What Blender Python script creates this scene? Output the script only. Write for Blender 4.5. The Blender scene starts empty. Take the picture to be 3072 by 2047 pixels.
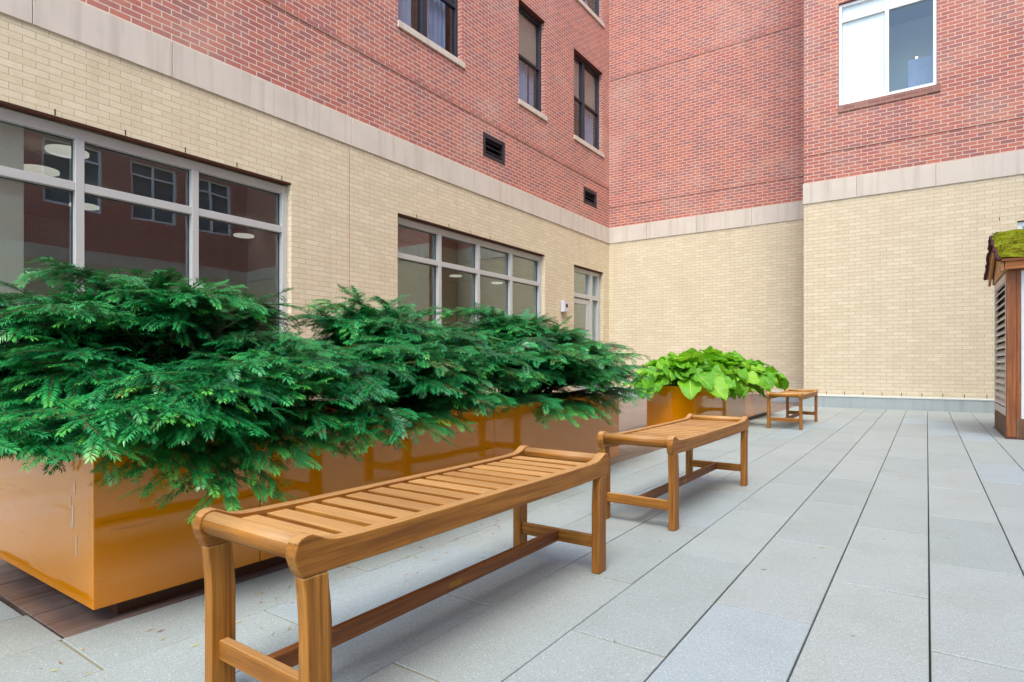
import bpy, bmesh, math, random
import numpy as np
from mathutils import Vector, Matrix

R = math.radians
random.seed(7)
rng = np.random.default_rng(11)
SC = bpy.context.scene
COL = SC.collection

# ------------------------------------------------------------------ camera
cam_d = bpy.data.cameras.new('camera')
cam = bpy.data.objects.new('camera', cam_d)
COL.objects.link(cam)
cam.location = (0.0, 0.0, 0.82)
cam.rotation_euler = (R(90), 0, R(34.84))
cam_d.sensor_width = 36.0
cam_d.lens = 20.953
cam_d.shift_y = 0.0230
cam_d.clip_end = 2000
SC.camera = cam

# ------------------------------------------------------------------ light
SUN_EL, SUN_AZ = R(62), R(150)          # azimuth clockwise from +Y : the sun stands behind the camera, a little right
world = bpy.data.worlds.new('World')
SC.world = world
world.use_nodes = True
wn = world.node_tree.nodes
bg = wn['Background']
sky = wn.new('ShaderNodeTexSky')
sky.sky_type = 'NISHITA'
sky.sun_disc = False
sky.sun_elevation = SUN_EL
sky.sun_rotation = SUN_AZ
sky.air_density = 1.0
sky.dust_density = 1.5
sky.ozone_density = 1.0
world.node_tree.links.new(sky.outputs[0], bg.inputs['Color'])
bg.inputs['Strength'].default_value = 0.15
sun_d = bpy.data.lights.new('sun', 'SUN')
sun_d.energy = 0.8
sun_d.angle = R(36)
sun_d.color = (1.0, 0.95, 0.86)
sun = bpy.data.objects.new('sun', sun_d)
COL.objects.link(sun)
sd = Vector((math.sin(SUN_AZ) * math.cos(SUN_EL), math.cos(SUN_AZ) * math.cos(SUN_EL), math.sin(SUN_EL)))
sun.rotation_euler = sd.to_track_quat('Z', 'Y').to_euler()
SC.view_settings.view_transform = 'Standard'
SC.view_settings.look = 'None'
SC.view_settings.gamma = 1.0
SC.view_settings.exposure = 2.12
SC.cycles.max_bounces = 8
SC.cycles.diffuse_bounces = 4
SC.cycles.transparent_max_bounces = 12


# ------------------------------------------------------------------ materials
def S(r, g, b):                          # sRGB 0-255 -> linear
    def f(c):
        c /= 255.0
        return c / 12.92 if c <= .04045 else ((c + .055) / 1.055) ** 2.4
    return (f(r), f(g), f(b), 1.0)


class NT:
    def __init__(self, name):
        self.m = bpy.data.materials.new(name)
        self.m.use_nodes = True
        self.t = self.m.node_tree
        self.b = self.t.nodes['Principled BSDF']
        self.out = self.t.nodes['Material Output']

    def n(self, typ, **kw):
        nd = self.t.nodes.new(typ)
        for k, v in kw.items():
            if hasattr(nd, k):
                setattr(nd, k, v)
            else:
                nd.inputs[k.replace('_', ' ')].default_value = v
        return nd

    def l(self, a, b):
        self.t.links.new(a, b)

    def math(self, op, a, b=None, clamp=False):
        nd = self.t.nodes.new('ShaderNodeMath')
        nd.operation = op
        nd.use_clamp = clamp
        for i, v in enumerate((a, b)):
            if v is None:
                continue
            if isinstance(v, (int, float)):
                nd.inputs[i].default_value = v
            else:
                self.l(v, nd.inputs[i])
        return nd.outputs[0]

    def mix(self, fac, a, b, blend='MIX'):
        nd = self.t.nodes.new('ShaderNodeMix')
        nd.data_type = 'RGBA'
        nd.blend_type = blend
        nd.clamp_result = False
        for idx, v in ((0, fac), (6, a), (7, b)):
            if isinstance(v, (int, float, tuple, list)):
                nd.inputs[idx].default_value = v
            else:
                self.l(v, nd.inputs[idx])
        return nd.outputs[2]

    def ramp(self, fac, stops):
        nd = self.t.nodes.new('ShaderNodeValToRGB')
        e = nd.color_ramp.elements
        while len(e) < len(stops):
            e.new(0.5)
        for el, (p, c) in zip(e, stops):
            el.position = p
            el.color = c
        self.l(fac, nd.inputs[0])
        return nd.outputs[0]

    def coord(self, scale=(1, 1, 1), rot=(0, 0, 0), loc=(0, 0, 0), kind='Object'):
        tc = self.t.nodes.new('ShaderNodeTexCoord')
        mp = self.t.nodes.new('ShaderNodeMapping')
        mp.inputs['Scale'].default_value = scale
        mp.inputs['Rotation'].default_value = rot
        mp.inputs['Location'].default_value = loc
        self.l(tc.outputs[kind], mp.inputs[0])
        return mp.outputs[0]

    def noise(self, vec, scale, detail=4, rough=.55, dist=0.0):
        nd = self.t.nodes.new('ShaderNodeTexNoise')
        nd.inputs['Scale'].default_value = scale
        nd.inputs['Detail'].default_value = detail
        nd.inputs['Roughness'].default_value = rough
        nd.inputs['Distortion'].default_value = dist
        if vec is not None:
            self.l(vec, nd.inputs['Vector'])
        return nd.outputs['Fac']

    def bump(self, h, strength=.3, dist=.01):
        nd = self.t.nodes.new('ShaderNodeBump')
        nd.inputs['Strength'].default_value = strength
        nd.inputs['Distance'].default_value = dist
        self.l(h, nd.inputs['Height'])
        self.l(nd.outputs[0], self.b.inputs['Normal'])
        return nd.outputs[0]

    def attr(self, name):
        nd = self.t.nodes.new('ShaderNodeAttribute')
        nd.attribute_name = name
        return nd.outputs['Fac']

    def set(self, **kw):
        for k, v in kw.items():
            self.b.inputs[k.replace('_', ' ')].default_value = v
        return self


def brick_mat(name, c1, c2, c3, mortar, mort=.0085, bumpy=.5, zoff=0.0):
    """running-bond brick: the course direction follows the wall the face belongs to"""
    n = NT(name)
    tc = n.n('ShaderNodeTexCoord')
    geo = n.n('ShaderNodeNewGeometry')
    sx = n.n('ShaderNodeSeparateXYZ')
    n.l(tc.outputs['Object'], sx.inputs[0])
    sn = n.n('ShaderNodeSeparateXYZ')
    n.l(geo.outputs['True Normal'], sn.inputs[0])
    isx = n.math('GREATER_THAN', n.math('ABSOLUTE', sn.outputs[0]), .5)
    mixu = n.n('ShaderNodeMix')
    n.l(isx, mixu.inputs[0])
    n.l(sx.outputs[0], mixu.inputs[2])
    n.l(sx.outputs[1], mixu.inputs[3])
    cb = n.n('ShaderNodeCombineXYZ')
    n.l(mixu.outputs[0], cb.inputs[0])
    n.l(n.math('ADD', sx.outputs[2], zoff), cb.inputs[1])
    wob = n.n('ShaderNodeTexNoise')
    wob.inputs['Scale'].default_value = 9
    n.l(tc.outputs['Object'], wob.inputs['Vector'])
    vm = n.n('ShaderNodeVectorMath', operation='SCALE')
    sub = n.n('ShaderNodeVectorMath', operation='SUBTRACT')
    n.l(wob.outputs['Color'], sub.inputs[0])
    sub.inputs[1].default_value = (.5, .5, .5)
    n.l(sub.outputs[0], vm.inputs[0])
    vm.inputs['Scale'].default_value = .004
    add = n.n('ShaderNodeVectorMath', operation='ADD')
    n.l(cb.outputs[0], add.inputs[0])
    n.l(vm.outputs[0], add.inputs[1])
    bt = n.n('ShaderNodeTexBrick', offset=.5)
    n.l(add.outputs[0], bt.inputs['Vector'])
    bt.inputs['Scale'].default_value = 1
    bt.inputs['Brick Width'].default_value = .2032
    bt.inputs['Row Height'].default_value = .0677
    bt.inputs['Mortar Size'].default_value = mort / 2
    bt.inputs['Mortar Smooth'].default_value = .15
    bt.inputs['Color1'].default_value = (0, 0, 0, 1)
    bt.inputs['Color2'].default_value = (1, 1, 1, 1)
    bt.inputs['Mortar'].default_value = (.5, .5, .5, 1)
    bc = n.ramp(bt.outputs['Color'], [(0, c1), (.55, c2), (1, c3)])
    big = n.noise(tc.outputs['Object'], .55, 3)
    fine = n.noise(tc.outputs['Object'], 60, 3)
    bc = n.mix(n.math('MULTIPLY', n.math('SUBTRACT', fine, .4, True), .5), bc, (.5 * c1[0], .5 * c1[1], .5 * c1[2], 1))
    mo = n.mix(n.noise(tc.outputs['Object'], 5, 2), mortar, (mortar[0] * .8, mortar[1] * .78, mortar[2] * .76, 1))
    col = n.mix(bt.outputs['Fac'], bc, mo)
    col = n.mix(n.math('MULTIPLY', n.math('SUBTRACT', big, .35, True), .45), col, n.mix(1.0, col, (.86, .84, .82, 1), 'MULTIPLY'))
    pale = n.noise(tc.outputs['Object'], .8, 5, .65)
    col = n.mix(n.math('MULTIPLY', n.math('SUBTRACT', pale, .5, True), .9, True), col, mortar)
    # rain streaks : narrow in u, long in z
    cst = n.n('ShaderNodeCombineXYZ')
    n.l(n.math('MULTIPLY', mixu.outputs[0], 5.0), cst.inputs[0])
    n.l(n.math('MULTIPLY', sx.outputs[2], .35), cst.inputs[1])
    stn = n.noise(cst.outputs[0], 1.0, 4, .6)
    stf = n.math('MULTIPLY', n.math('SUBTRACT', stn, .52, True), 1.1, True)
    col = n.mix(stf, col, n.mix(1.0, col, (.72, .69, .66, 1), 'MULTIPLY'))
    n.l(col, n.b.inputs['Base Color'])
    n.set(Roughness=.85)
    n.b.inputs['Specular IOR Level'].default_value = .25
    cdr = n.n('ShaderNodeCombineXYZ')
    n.l(n.math('MULTIPLY', mixu.outputs[0], 6.0), cdr.inputs[0])
    n.l(n.math('MULTIPLY', sx.outputs[2], 150.0), cdr.inputs[1])
    drag = n.noise(cdr.outputs[0], 1.0, 3, .6)
    h = n.math('SUBTRACT', n.math('ADD', n.math('MULTIPLY', fine, .3), n.math('MULTIPLY', drag, .5)), bt.outputs['Fac'])
    n.bump(h, bumpy, .006)
    return n.m


def stone_mat(name, c, rough=.8, streak=True):
    n = NT(name)
    v = n.coord()
    a = n.noise(v, 2.2, 5)
    b = n.noise(n.coord((9, 9, .5)), 1, 4)
    f = n.noise(v, 90, 2)
    col = n.mix(a, tuple(x * .84 for x in c[:3]) + (1,), tuple(min(1, x * 1.1) for x in c[:3]) + (1,))
    if streak:
        col = n.mix(n.math('MULTIPLY', n.math('SUBTRACT', b, .5, True), 1.7), col, (c[0] * .52, c[1] * .5, c[2] * .45, 1))
    col = n.mix(n.math('MULTIPLY', f, .18), col, (c[0] * .5, c[1] * .5, c[2] * .5, 1))
    n.l(col, n.b.inputs['Base Color'])
    n.set(Roughness=rough)
    n.bump(f, .2, .004)
    return n.m


def plain(name, c, rough=.5, metal=0.0, var=.1, spec=.5, scale=6):
    n = NT(name)
    f = n.noise(n.coord(), scale, 4)
    n.l(n.mix(f, tuple(x * (1 - var) for x in c[:3]) + (1,), tuple(min(1, x * (1 + var)) for x in c[:3]) + (1,)), n.b.inputs['Base Color'])
    n.set(Roughness=rough, Metallic=metal)
    n.b.inputs['Specular IOR Level'].default_value = spec
    return n.m


def wood_mat(name, axis, light, mid, dark, rough=.5, grain=1.0, rndamt=.5, spec=.3, top_sheen=0.0):
    n = NT(name)
    sc = [75, 75, 75]
    sc[axis] = 2.2
    oi = n.n('ShaderNodeObjectInfo')
    rnd = n.math('ADD', n.attr('rnd'), oi.outputs['Random'])
    tc = n.n('ShaderNodeTexCoord')
    off = n.n('ShaderNodeCombineXYZ')
    for i in range(3):
        n.l(n.math('MULTIPLY', rnd, 3.7 + 2.1 * i), off.inputs[i])
    add = n.n('ShaderNodeVectorMath', operation='ADD')
    n.l(tc.outputs['Object'], add.inputs[0])
    n.l(off.outputs[0], add.inputs[1])
    mp = n.n('ShaderNodeMapping')
    mp.inputs['Scale'].default_value = sc
    n.l(add.outputs[0], mp.inputs[0])
    g = n.noise(mp.outputs[0], 1.0, 5, .6, .6)
    sc2 = [s * 4.5 for s in sc]
    sc2[axis] = 9
    mp2 = n.n('ShaderNodeMapping')
    mp2.inputs['Scale'].default_value = sc2
    n.l(add.outputs[0], mp2.inputs[0])
    g2 = n.noise(mp2.outputs[0], 1.0, 3, .6)
    col = n.ramp(g, [(.28, dark), (.5, mid), (.72, light)])
    col = n.mix(n.math('MULTIPLY', n.math('SUBTRACT', g2, .5, True), 1.6 * grain, True), col, tuple(x * .35 for x in dark[:3]) + (1,))
    blot = n.noise(add.outputs[0], 7, 3)
    col = n.mix(n.math('MULTIPLY', n.math('SUBTRACT', blot, .5, True), 1.5, True), col, tuple(x * .6 for x in mid[:3]) + (1,))
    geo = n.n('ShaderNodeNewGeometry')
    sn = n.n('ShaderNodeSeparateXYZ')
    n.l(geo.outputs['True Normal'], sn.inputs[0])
    upf = n.math('MULTIPLY', n.math('GREATER_THAN', sn.outputs[2], .6), top_sheen)       # pale sky light on upper faces, painted into the colour
    sheen_ = n.math('MULTIPLY', upf, n.math('ADD', .55, n.math('MULTIPLY', g, .6)), True)
    col = n.mix(sheen_, col, S(200, 168, 116))
    fr = n.math('FRACT', n.math('MULTIPLY', rnd, 7.31))
    col = n.mix(n.math('MULTIPLY', fr, rndamt), col, n.mix(1.0, col, (.68, .60, .55, 1), 'MULTIPLY'))
    n.l(col, n.b.inputs['Base Color'])
    n.set(Roughness=rough)
    n.b.inputs['Specular IOR Level'].default_value = spec
    n.bump(n.math('ADD', g, n.math('MULTIPLY', g2, .6)), .25, .002)
    return n.m


M = {}
M['red_brick'] = brick_mat('red_brick', S(156, 102, 98), S(176, 105, 94), S(190, 117, 98), S(216, 200, 180), .0125)
M['cream_brick'] = brick_mat('cream_brick', S(208, 195, 164), S(213, 200, 170), S(218, 206, 176), S(192, 170, 140), .007, .45)
M['rowlock'] = brick_mat('sill_brick', S(130, 92, 82), S(150, 108, 96), S(165, 122, 106), S(170, 145, 130))
M['stone'] = stone_mat('limestone', S(208, 198, 182))
M['kerb'] = stone_mat('kerb_concrete', S(163, 172, 170), .7)
M['flash'] = plain('flashing', S(186, 190, 182), .5)
M['alu'] = plain('aluminium_frame', S(186, 187, 182), .45, .15, .03)
M['black_frame'] = plain('black_frame', S(38, 42, 50), .4, 0, .1)
M['white_frame'] = plain('white_frame', S(228, 236, 236), .4, 0, .03)
M['blind'] = plain('white_blind', S(240, 244, 240), .7, 0, .03)  # white sheet that imitates sky mirrored in the rear window
M['curtain'] = plain('curtain', S(176, 190, 214), .9, 0, .2)
M['beige_blind'] = plain('beige_blind', S(196, 176, 150), .9, 0, .08)
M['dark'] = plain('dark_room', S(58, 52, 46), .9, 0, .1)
M['room'] = plain('room_wall', S(172, 164, 148), .9, 0, .08)
M['roomfloor'] = plain('room_floor', S(70, 60, 50), .6, 0, .1)
M['pale_wall'] = plain('pale_partition', S(228, 234, 218), .8, 0, .04)
M['soil'] = plain('soil', S(52, 38, 28), .95, 0, .4, .2, 40)
M['lampbox'] = plain('lamp_housing', S(196, 194, 196), .45, .1, .05)
M['vent'] = plain('vent_metal', S(46, 42, 46), .55, 0, .15)
M['brass'] = plain('brass', S(150, 110, 50), .4, .8, .2, .5, 200)
M['panel_white'] = plain('white_panel', S(206, 216, 216), .35, 0, .03)
M['louvre'] = plain('louvre_paint', S(205, 198, 188), .6, 0, .06)
M['kick'] = plain('plinth_metal', S(74, 44, 26), .35, .1, .2)
M['weep'] = plain('weep_slot', S(50, 42, 38), .9)
M['drip'] = plain('paint_drip', S(225, 222, 215), .7)
M['rust_lintel'] = plain('steel_lintel', S(92, 56, 44), .8, 0, .35, .3, 8)

TL, TM, TD = S(184, 130, 54), S(158, 104, 36), S(118, 72, 24)
for ax, nm in enumerate('xyz'):
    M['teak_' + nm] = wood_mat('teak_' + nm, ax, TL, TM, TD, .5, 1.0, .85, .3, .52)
M['teak_dark'] = wood_mat('teak_dark', 1, S(150, 96, 50), S(122, 74, 38), S(88, 52, 26), .5, 1.0, .4)
M['deck'] = wood_mat('deck_boards', 1, S(146, 132, 126), S(118, 102, 96), S(84, 66, 58), .40, 1.0, .6, .5)
M['cedar'] = wood_mat('cedar', 2, S(172, 108, 60), S(142, 84, 44), S(106, 60, 32), .5, .8, .4)
M['cedar_x'] = wood_mat('cedar_x', 0, S(210, 144, 82), S(190, 118, 60), S(150, 84, 42), .55, .8, .4)
M['cedar_y'] = wood_mat('cedar_y', 1, S(206, 160, 108), S(190, 140, 90), S(160, 112, 66), .6, .7, .3)
M['grey_wood'] = wood_mat('grey_wood', 2, S(150, 118, 90), S(122, 92, 68), S(92, 66, 48), .7, 1.0, .5)

# planters : orange-ochre lacquered metal
n = NT('ochre_lacquer')
v = n.coord()
big = n.noise(v, 1.3, 3)
col = n.mix(big, S(206, 124, 0), S(212, 130, 1))
scr = n.noise(n.coord((3, 3, 60), (R(12), R(8), 0)), 1.0, 3, .6)
col = n.mix(n.math('MULTIPLY', n.math('GREATER_THAN', scr, .67), .35), col, S(140, 76, 22))
n.l(col, n.b.inputs['Base Color'])
rg = n.noise(v, 9, 3)
n.l(n.math('ADD', n.math('MULTIPLY', rg, .06), .02), n.b.inputs['Roughness'])
n.b.inputs['IOR'].default_value = 1.6
n.b.inputs['Coat Weight'].default_value = 0.0
n.b.inputs['Coat Roughness'].default_value = .06
n.bump(n.noise(v, 3.0, 2), .05, .02)
M['lacquer'] = n.m

# concrete pavers : salt-and-pepper aggregate, each slab its own tone
n = NT('pavers')
v = n.coord()
rnd = n.attr('rnd')
base = n.ramp(rnd, [(0, S(139, 150, 147)), (.35, S(143, 153, 150)), (.7, S(148, 157, 153)), (.86, S(144, 155, 154)), (1, S(145, 161, 166))])
vo = n.n('ShaderNodeTexVoronoi', feature='F1')
vo.inputs['Scale'].default_value = 230
n.l(v, vo.inputs['Vector'])
hv = n.n('ShaderNodeSeparateColor')
n.l(vo.outputs['Color'], hv.inputs[0])
spk = n.math('MULTIPLY', n.math('GREATER_THAN', hv.outputs[0], .86), n.math('LESS_THAN', vo.outputs['Distance'], .34))
dkk = n.math('MULTIPLY', n.math('LESS_THAN', hv.outputs[0], .16), n.math('LESS_THAN', vo.outputs['Distance'], .40))
fine = n.noise(v, 150, 4, .7)
med = n.noise(v, 3, 6, .65)
col = n.mix(n.math('MULTIPLY', n.math('SUBTRACT', fine, .38, True), 1.5, True), n.mix(1.0, base, (1.10, 1.10, 1.09, 1), 'MULTIPLY'), S(112, 114, 110))
col = n.mix(n.math('MULTIPLY', n.math('SUBTRACT', med, .45, True), 1.6, True), col, n.mix(1.0, col, (.80, .77, .69, 1), 'MULTIPLY'))
col = n.mix(n.math('MULTIPLY', spk, n.math('MULTIPLY', hv.outputs[1], .62)), col, S(236, 236, 230))
col = n.mix(n.math('MULTIPLY', dkk, .5), col, S(104, 102, 98))
n.l(col, n.b.inputs['Base Color'])
n.set(Roughness=.6)
n.b.inputs['Specular IOR Level'].default_value = .4
n.bump(fine, .25, .003)
M['paver'] = n.m
M['joint'] = plain('joint_sand', S(62, 62, 56), .95, 0, .3, .2, 30)
M['ground'] = plain('ground_sheet', S(120, 120, 116), .9, 0, .1, .3, .5)

# window glass : a thin sheet that reflects by angle and lets the room show through
def glass_mat(name, tint, boost, wave):
    n = NT(name)
    n.t.nodes.remove(n.b)
    tr = n.n('ShaderNodeBsdfTransparent')
    tr.inputs[0].default_value = tint
    gl = n.n('ShaderNodeBsdfGlossy')
    gl.inputs['Roughness'].default_value = .01
    gl.inputs['Color'].default_value = (.84, .96, .95, 1)
    geo = n.n('ShaderNodeNewGeometry')
    dt = n.n('ShaderNodeVectorMath', operation='DOT_PRODUCT')
    n.l(geo.outputs['Incoming'], dt.inputs[0])
    n.l(geo.outputs['Normal'], dt.inputs[1])
    cosv = n.math('ABSOLUTE', dt.outputs['Value'])
    fr = n.math('ADD', n.math('MULTIPLY', n.math('POWER', n.math('SUBTRACT', 1.0, cosv), 5.0), .96), .043)
    bp = n.n('ShaderNodeBump')
    bp.inputs['Strength'].default_value = wave
    bp.inputs['Distance'].default_value = .02
    n.l(n.noise(n.coord(), 1.1, 1), bp.inputs['Height'])
    n.l(bp.outputs[0], gl.inputs['Normal'])
    mx = n.n('ShaderNodeMixShader')
    n.l(n.math('MULTIPLY', fr, boost, True), mx.inputs[0])
    n.l(tr.outputs[0], mx.inputs[1])
    n.l(gl.outputs[0], mx.inputs[2])
    n.l(mx.outputs[0], n.out.inputs[0])
    return n.m


M['glass'] = glass_mat('window_glass', (.64, .67, .66, 1), 5.0, .10)
M['glass_clear'] = glass_mat('clear_glass', (.93, .96, .96, 1), 2.0, .1)
M['glass_small'] = glass_mat('sash_glass', (.66, .72, .76, 1), 2.4, .12)

n = NT('lamp_glow')
n.b.inputs['Base Color'].default_value = (.9, .9, .82, 1)
n.b.inputs['Emission Color'].default_value = (1, .97, .84, 1)
n.b.inputs['Emission Strength'].default_value = .17
M['glow'] = n.m
n = NT('small_lamp_glow')
n.b.inputs['Emission Color'].default_value = (1, .8, .4, 1)
n.b.inputs['Emission Strength'].default_value = 1.2
M['glow_small'] = n.m

# plum-yew needles : old dark blue-green growth, deepened to paint the shaded interior, fresh yellow-green tips
n = NT('yew_needles')
age = n.attr('age')
rnd = n.attr('rnd')
col = n.ramp(age, [(0, S(6, 52, 42)), (.35, S(14, 98, 56)), (.68, S(42, 154, 74)), (1, S(118, 204, 76))])
col = n.mix(n.math('MULTIPLY', rnd, .55), col, n.mix(1.0, col, (.55, .72, .80, 1), 'MULTIPLY'))
col = n.mix(n.math('MULTIPLY', n.math('GREATER_THAN', rnd, .97), .75), col, S(128, 98, 50))
n.l(col, n.b.inputs['Base Color'])
n.set(Roughness=.32)
n.b.inputs['Specular IOR Level'].default_value = .6
tl = n.n('ShaderNodeBsdfTranslucent')
n.l(n.mix(1.0, col, (1.2, 1.3, .5, 1), 'MULTIPLY'), tl.inputs[0])
mx = n.n('ShaderNodeMixShader')
mx.inputs[0].default_value = .11
n.l(n.b.outputs[0], mx.inputs[1])
n.l(tl.outputs[0], mx.inputs[2])
n.l(mx.outputs[0], n.out.inputs[0])
M['needle'] = n.m
M['bark'] = plain('yew_bark', S(92, 66, 46), .9, 0, .3, .2, 40)

# hosta leaves
n = NT('hosta_leaf')
uvn = n.n('ShaderNodeUVMap')
sx = n.n('ShaderNodeSeparateXYZ')
n.l(uvn.outputs[0], sx.inputs[0])
rnd = n.attr('rnd')
du = n.math('ABSOLUTE', n.math('SUBTRACT', sx.outputs[0], .5))
vein = n.math('SINE', n.math('MULTIPLY', du, 95.0))
base = n.ramp(rnd, [(0, S(70, 140, 24)), (.5, S(100, 172, 34)), (1, S(148, 200, 60))])
col = n.mix(n.math('MULTIPLY', n.math('ADD', vein, 1.0), .10), base, S(96, 150, 24))
col = n.mix(n.math('LESS_THAN', du, .012), col, S(190, 222, 110))
blot = n.noise(n.coord(), 22, 3)
col = n.mix(n.math('MULTIPLY', n.math('SUBTRACT', blot, .5, True), .9, True), col, S(196, 220, 90))
hole = n.math('GREATER_THAN', n.noise(n.coord(), 30, 1), .74)
col = n.mix(n.math('MULTIPLY', hole, .6), col, S(150, 120, 60))
n.l(col, n.b.inputs['Base Color'])
n.set(Roughness=.42)
n.b.inputs['Specular IOR Level'].default_value = .35
n.bump(n.math('ADD', n.math('MULTIPLY', vein, .5), n.noise(n.coord(), 45, 2)), .35, .006)
tl = n.n('ShaderNodeBsdfTranslucent')
n.l(n.mix(1.0, col, (1.1, 1.15, .5, 1), 'MULTIPLY'), tl.inputs[0])
mx = n.n('ShaderNodeMixShader')
mx.inputs[0].default_value = .35
n.l(n.b.outputs[0], mx.inputs[1])
n.l(tl.outputs[0], mx.inputs[2])
n.l(mx.outputs[0], n.out.inputs[0])
M['hosta'] = n.m
M['petiole'] = plain('petiole', S(130, 170, 70), .6, 0, .15)

# roof moss
n = NT('moss')
v = n.coord()
a = n.noise(n.coord((1.2, 4, 4)), 5, 5, .6)
col = n.ramp(a, [(.3, S(86, 74, 16)), (.45, S(118, 122, 20)), (.6, S(142, 156, 34)), (.75, S(170, 176, 60))])
b_ = n.noise(v, 90, 3)
col = n.mix(n.math('MULTIPLY', b_, .5), col, S(70, 62, 14))
n.l(col, n.b.inputs['Base Color'])
n.set(Roughness=1.0)
n.b.inputs['Specular IOR Level'].default_value = .1
n.bump(b_, 1.0, .02)
M['moss'] = n.m
M['moss_edge'] = plain('roof_edge', S(78, 48, 48), .95, 0, .35, .2, 30)
M['litter'] = plain('litter', S(150, 128, 50), .9, 0, .35, .2, 300)
n = NT('litter_mix')
n.l(n.ramp(n.attr('rnd'), [(0, S(90, 52, 28)), (.4, S(150, 104, 44)), (.7, S(170, 156, 62)), (1, S(120, 140, 50))]), n.b.inputs['Base Color'])
n.set(Roughness=.9)
M['litter'] = n.m


# ------------------------------------------------------------------ builders
class MB:
    def __init__(self):
        self.v, self.f, self.r, self.smooth = [], [], [], []

    def add(self, vs, fs, rnd=None, smooth=False):
        o = len(self.v)
        self.v += [tuple(p) for p in vs]
        if rnd is None:
            rnd = random.random()
        for f in fs:
            self.f.append(tuple(i + o for i in f))
            self.r.append(rnd)
            self.smooth.append(smooth)

    def box(self, x0, x1, y0, y1, z0, z1, rnd=None):
        self.add([(x0, y0, z0), (x1, y0, z0), (x1, y1, z0), (x0, y1, z0), (x0, y0, z1), (x1, y0, z1), (x1, y1, z1), (x0, y1, z1)],
                 [(0, 3, 2, 1), (4, 5, 6, 7), (0, 1, 5, 4), (1, 2, 6, 5), (2, 3, 7, 6), (3, 0, 4, 7)], rnd)

    def prism(self, poly, axis, a, b, rnd=None):
        """extrude a closed 2-D outline along an axis (outline in the other two axes, cyclic order)"""
        k = len(poly)

        def P(q, t):
            if axis == 0:
                return (t, q[0], q[1])
            if axis == 1:
                return (q[0], t, q[1])
            return (q[0], q[1], t)
        vs = [P(q, a) for q in poly] + [P(q, b) for q in poly]
        fs = [tuple(range(k))[::-1], tuple(range(k, 2 * k))]
        for i in range(k):
            j = (i + 1) % k
            fs.append((i, j, j + k, i + k))
        self.add(vs, fs, rnd)

    def tube(self, pts, rads, seg=8, caps=True, rnd=None):
        pts = [Vector(p) for p in pts]
        rings = []
        ref = None
        for i, p in enumerate(pts):
            t = (pts[min(i + 1, len(pts) - 1)] - pts[max(i - 1, 0)]).normalized()
            if ref is None:
                ref = Vector((0, 0, 1)) if abs(t.z) < .9 else Vector((1, 0, 0))
            u = t.cross(ref).normalized()
            w = u.cross(t).normalized()
            ref = w
            rr = float(rads[i] if isinstance(rads, (list, tuple)) else rads)
            rings.append([p + rr * (math.cos(2 * math.pi * k / seg) * u + math.sin(2 * math.pi * k / seg) * w) for k in range(seg)])
        vs = [q for r_ in rings for q in r_]
        fs = []
        for i in range(len(rings) - 1):
            for k in range(seg):
                a, b = i * seg + k, i * seg + (k + 1) % seg
                fs.append((a, b, b + seg, a + seg))
        if caps:
            fs.append(tuple(range(seg))[::-1])
            fs.append(tuple(range((len(rings) - 1) * seg, len(rings) * seg)))
        self.add(vs, fs, rnd, True)

    def build(self, name, mat, parent=None, bevel=0.0, seg=2, recalc=True):
        me = bpy.data.meshes.new(name)
        me.from_pydata(self.v, [], self.f)
        at = me.attributes.new('rnd', 'FLOAT', 'FACE')
        at.data.foreach_set('value', self.r)
        me.polygons.foreach_set('use_smooth', self.smooth)
        if recalc:
            bm = bmesh.new()
            bm.from_mesh(me)
            bmesh.ops.recalc_face_normals(bm, faces=bm.faces)
            bm.to_mesh(me)
            bm.free()
        me.materials.append(mat)
        me.update()
        o = bpy.data.objects.new(name, me)
        COL.objects.link(o)
        if parent is not None:
            o.parent = parent
        if bevel:
            m = o.modifiers.new('edge', 'BEVEL')
            m.width = bevel
            m.segments = seg
            m.limit_method = 'ANGLE'
            m.angle_limit = R(40)
            m.harden_normals = False
        return o


def pieces(name, mat, parent, boxes, pl=None, bevel=0.0):
    """each box a part of its own"""
    for b_ in boxes:
        mb = MB()
        if pl is None:
            mb.box(*b_)
        else:
            pl.box(mb, *b_)
        mb.build(name, mat, parent, bevel)


def thing(name, label, cat, loc=(0, 0, 0), rz=0.0, group=None):
    o = bpy.data.objects.new(name, None)
    COL.objects.link(o)
    o.location = loc
    o.rotation_euler = (0, 0, rz)
    o.empty_display_size = .2
    o['label'] = label
    o['category'] = cat
    if group:
        o['group'] = group
    return o


def dup(root, loc, rz, label):
    r = root.copy()
    COL.objects.link(r)
    r.location = loc
    r.rotation_euler = (0, 0, rz)
    r['label'] = label
    for ch in list(root.children):
        c = ch.copy()
        COL.objects.link(c)
        c.parent = r
        for g in list(ch.children):
            d = g.copy()
            COL.objects.link(d)
            d.parent = c
    return r


# ------------------------------------------------------------------ setting : ground, pavers, deck, kerb
XW = -6.84        # face of the left wing
YB = 14.28        # face of the set-back rear wall
YR = 12.98        # face of the rear wall on the right
XS = -2.0         # where the rear wall steps
XO = 7.4          # building across the courtyard
ZB0, ZB1 = 3.985, 4.385

g = MB()
g.add([(-400, -400, -.06), (400, -400, -.06), (400, 400, -.06), (-400, 400, -.06)], [(0, 1, 2, 3)])
o = g.build('ground', M['ground'])
o['kind'] = 'structure'
g = MB()
g.add([(XW, -9, -.022), (XO, -9, -.022), (XO, YB, -.022), (XW, YB, -.022)], [(0, 1, 2, 3)])
o = g.build('joint_bed', M['joint'])
o['kind'] = 'structure'

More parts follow.
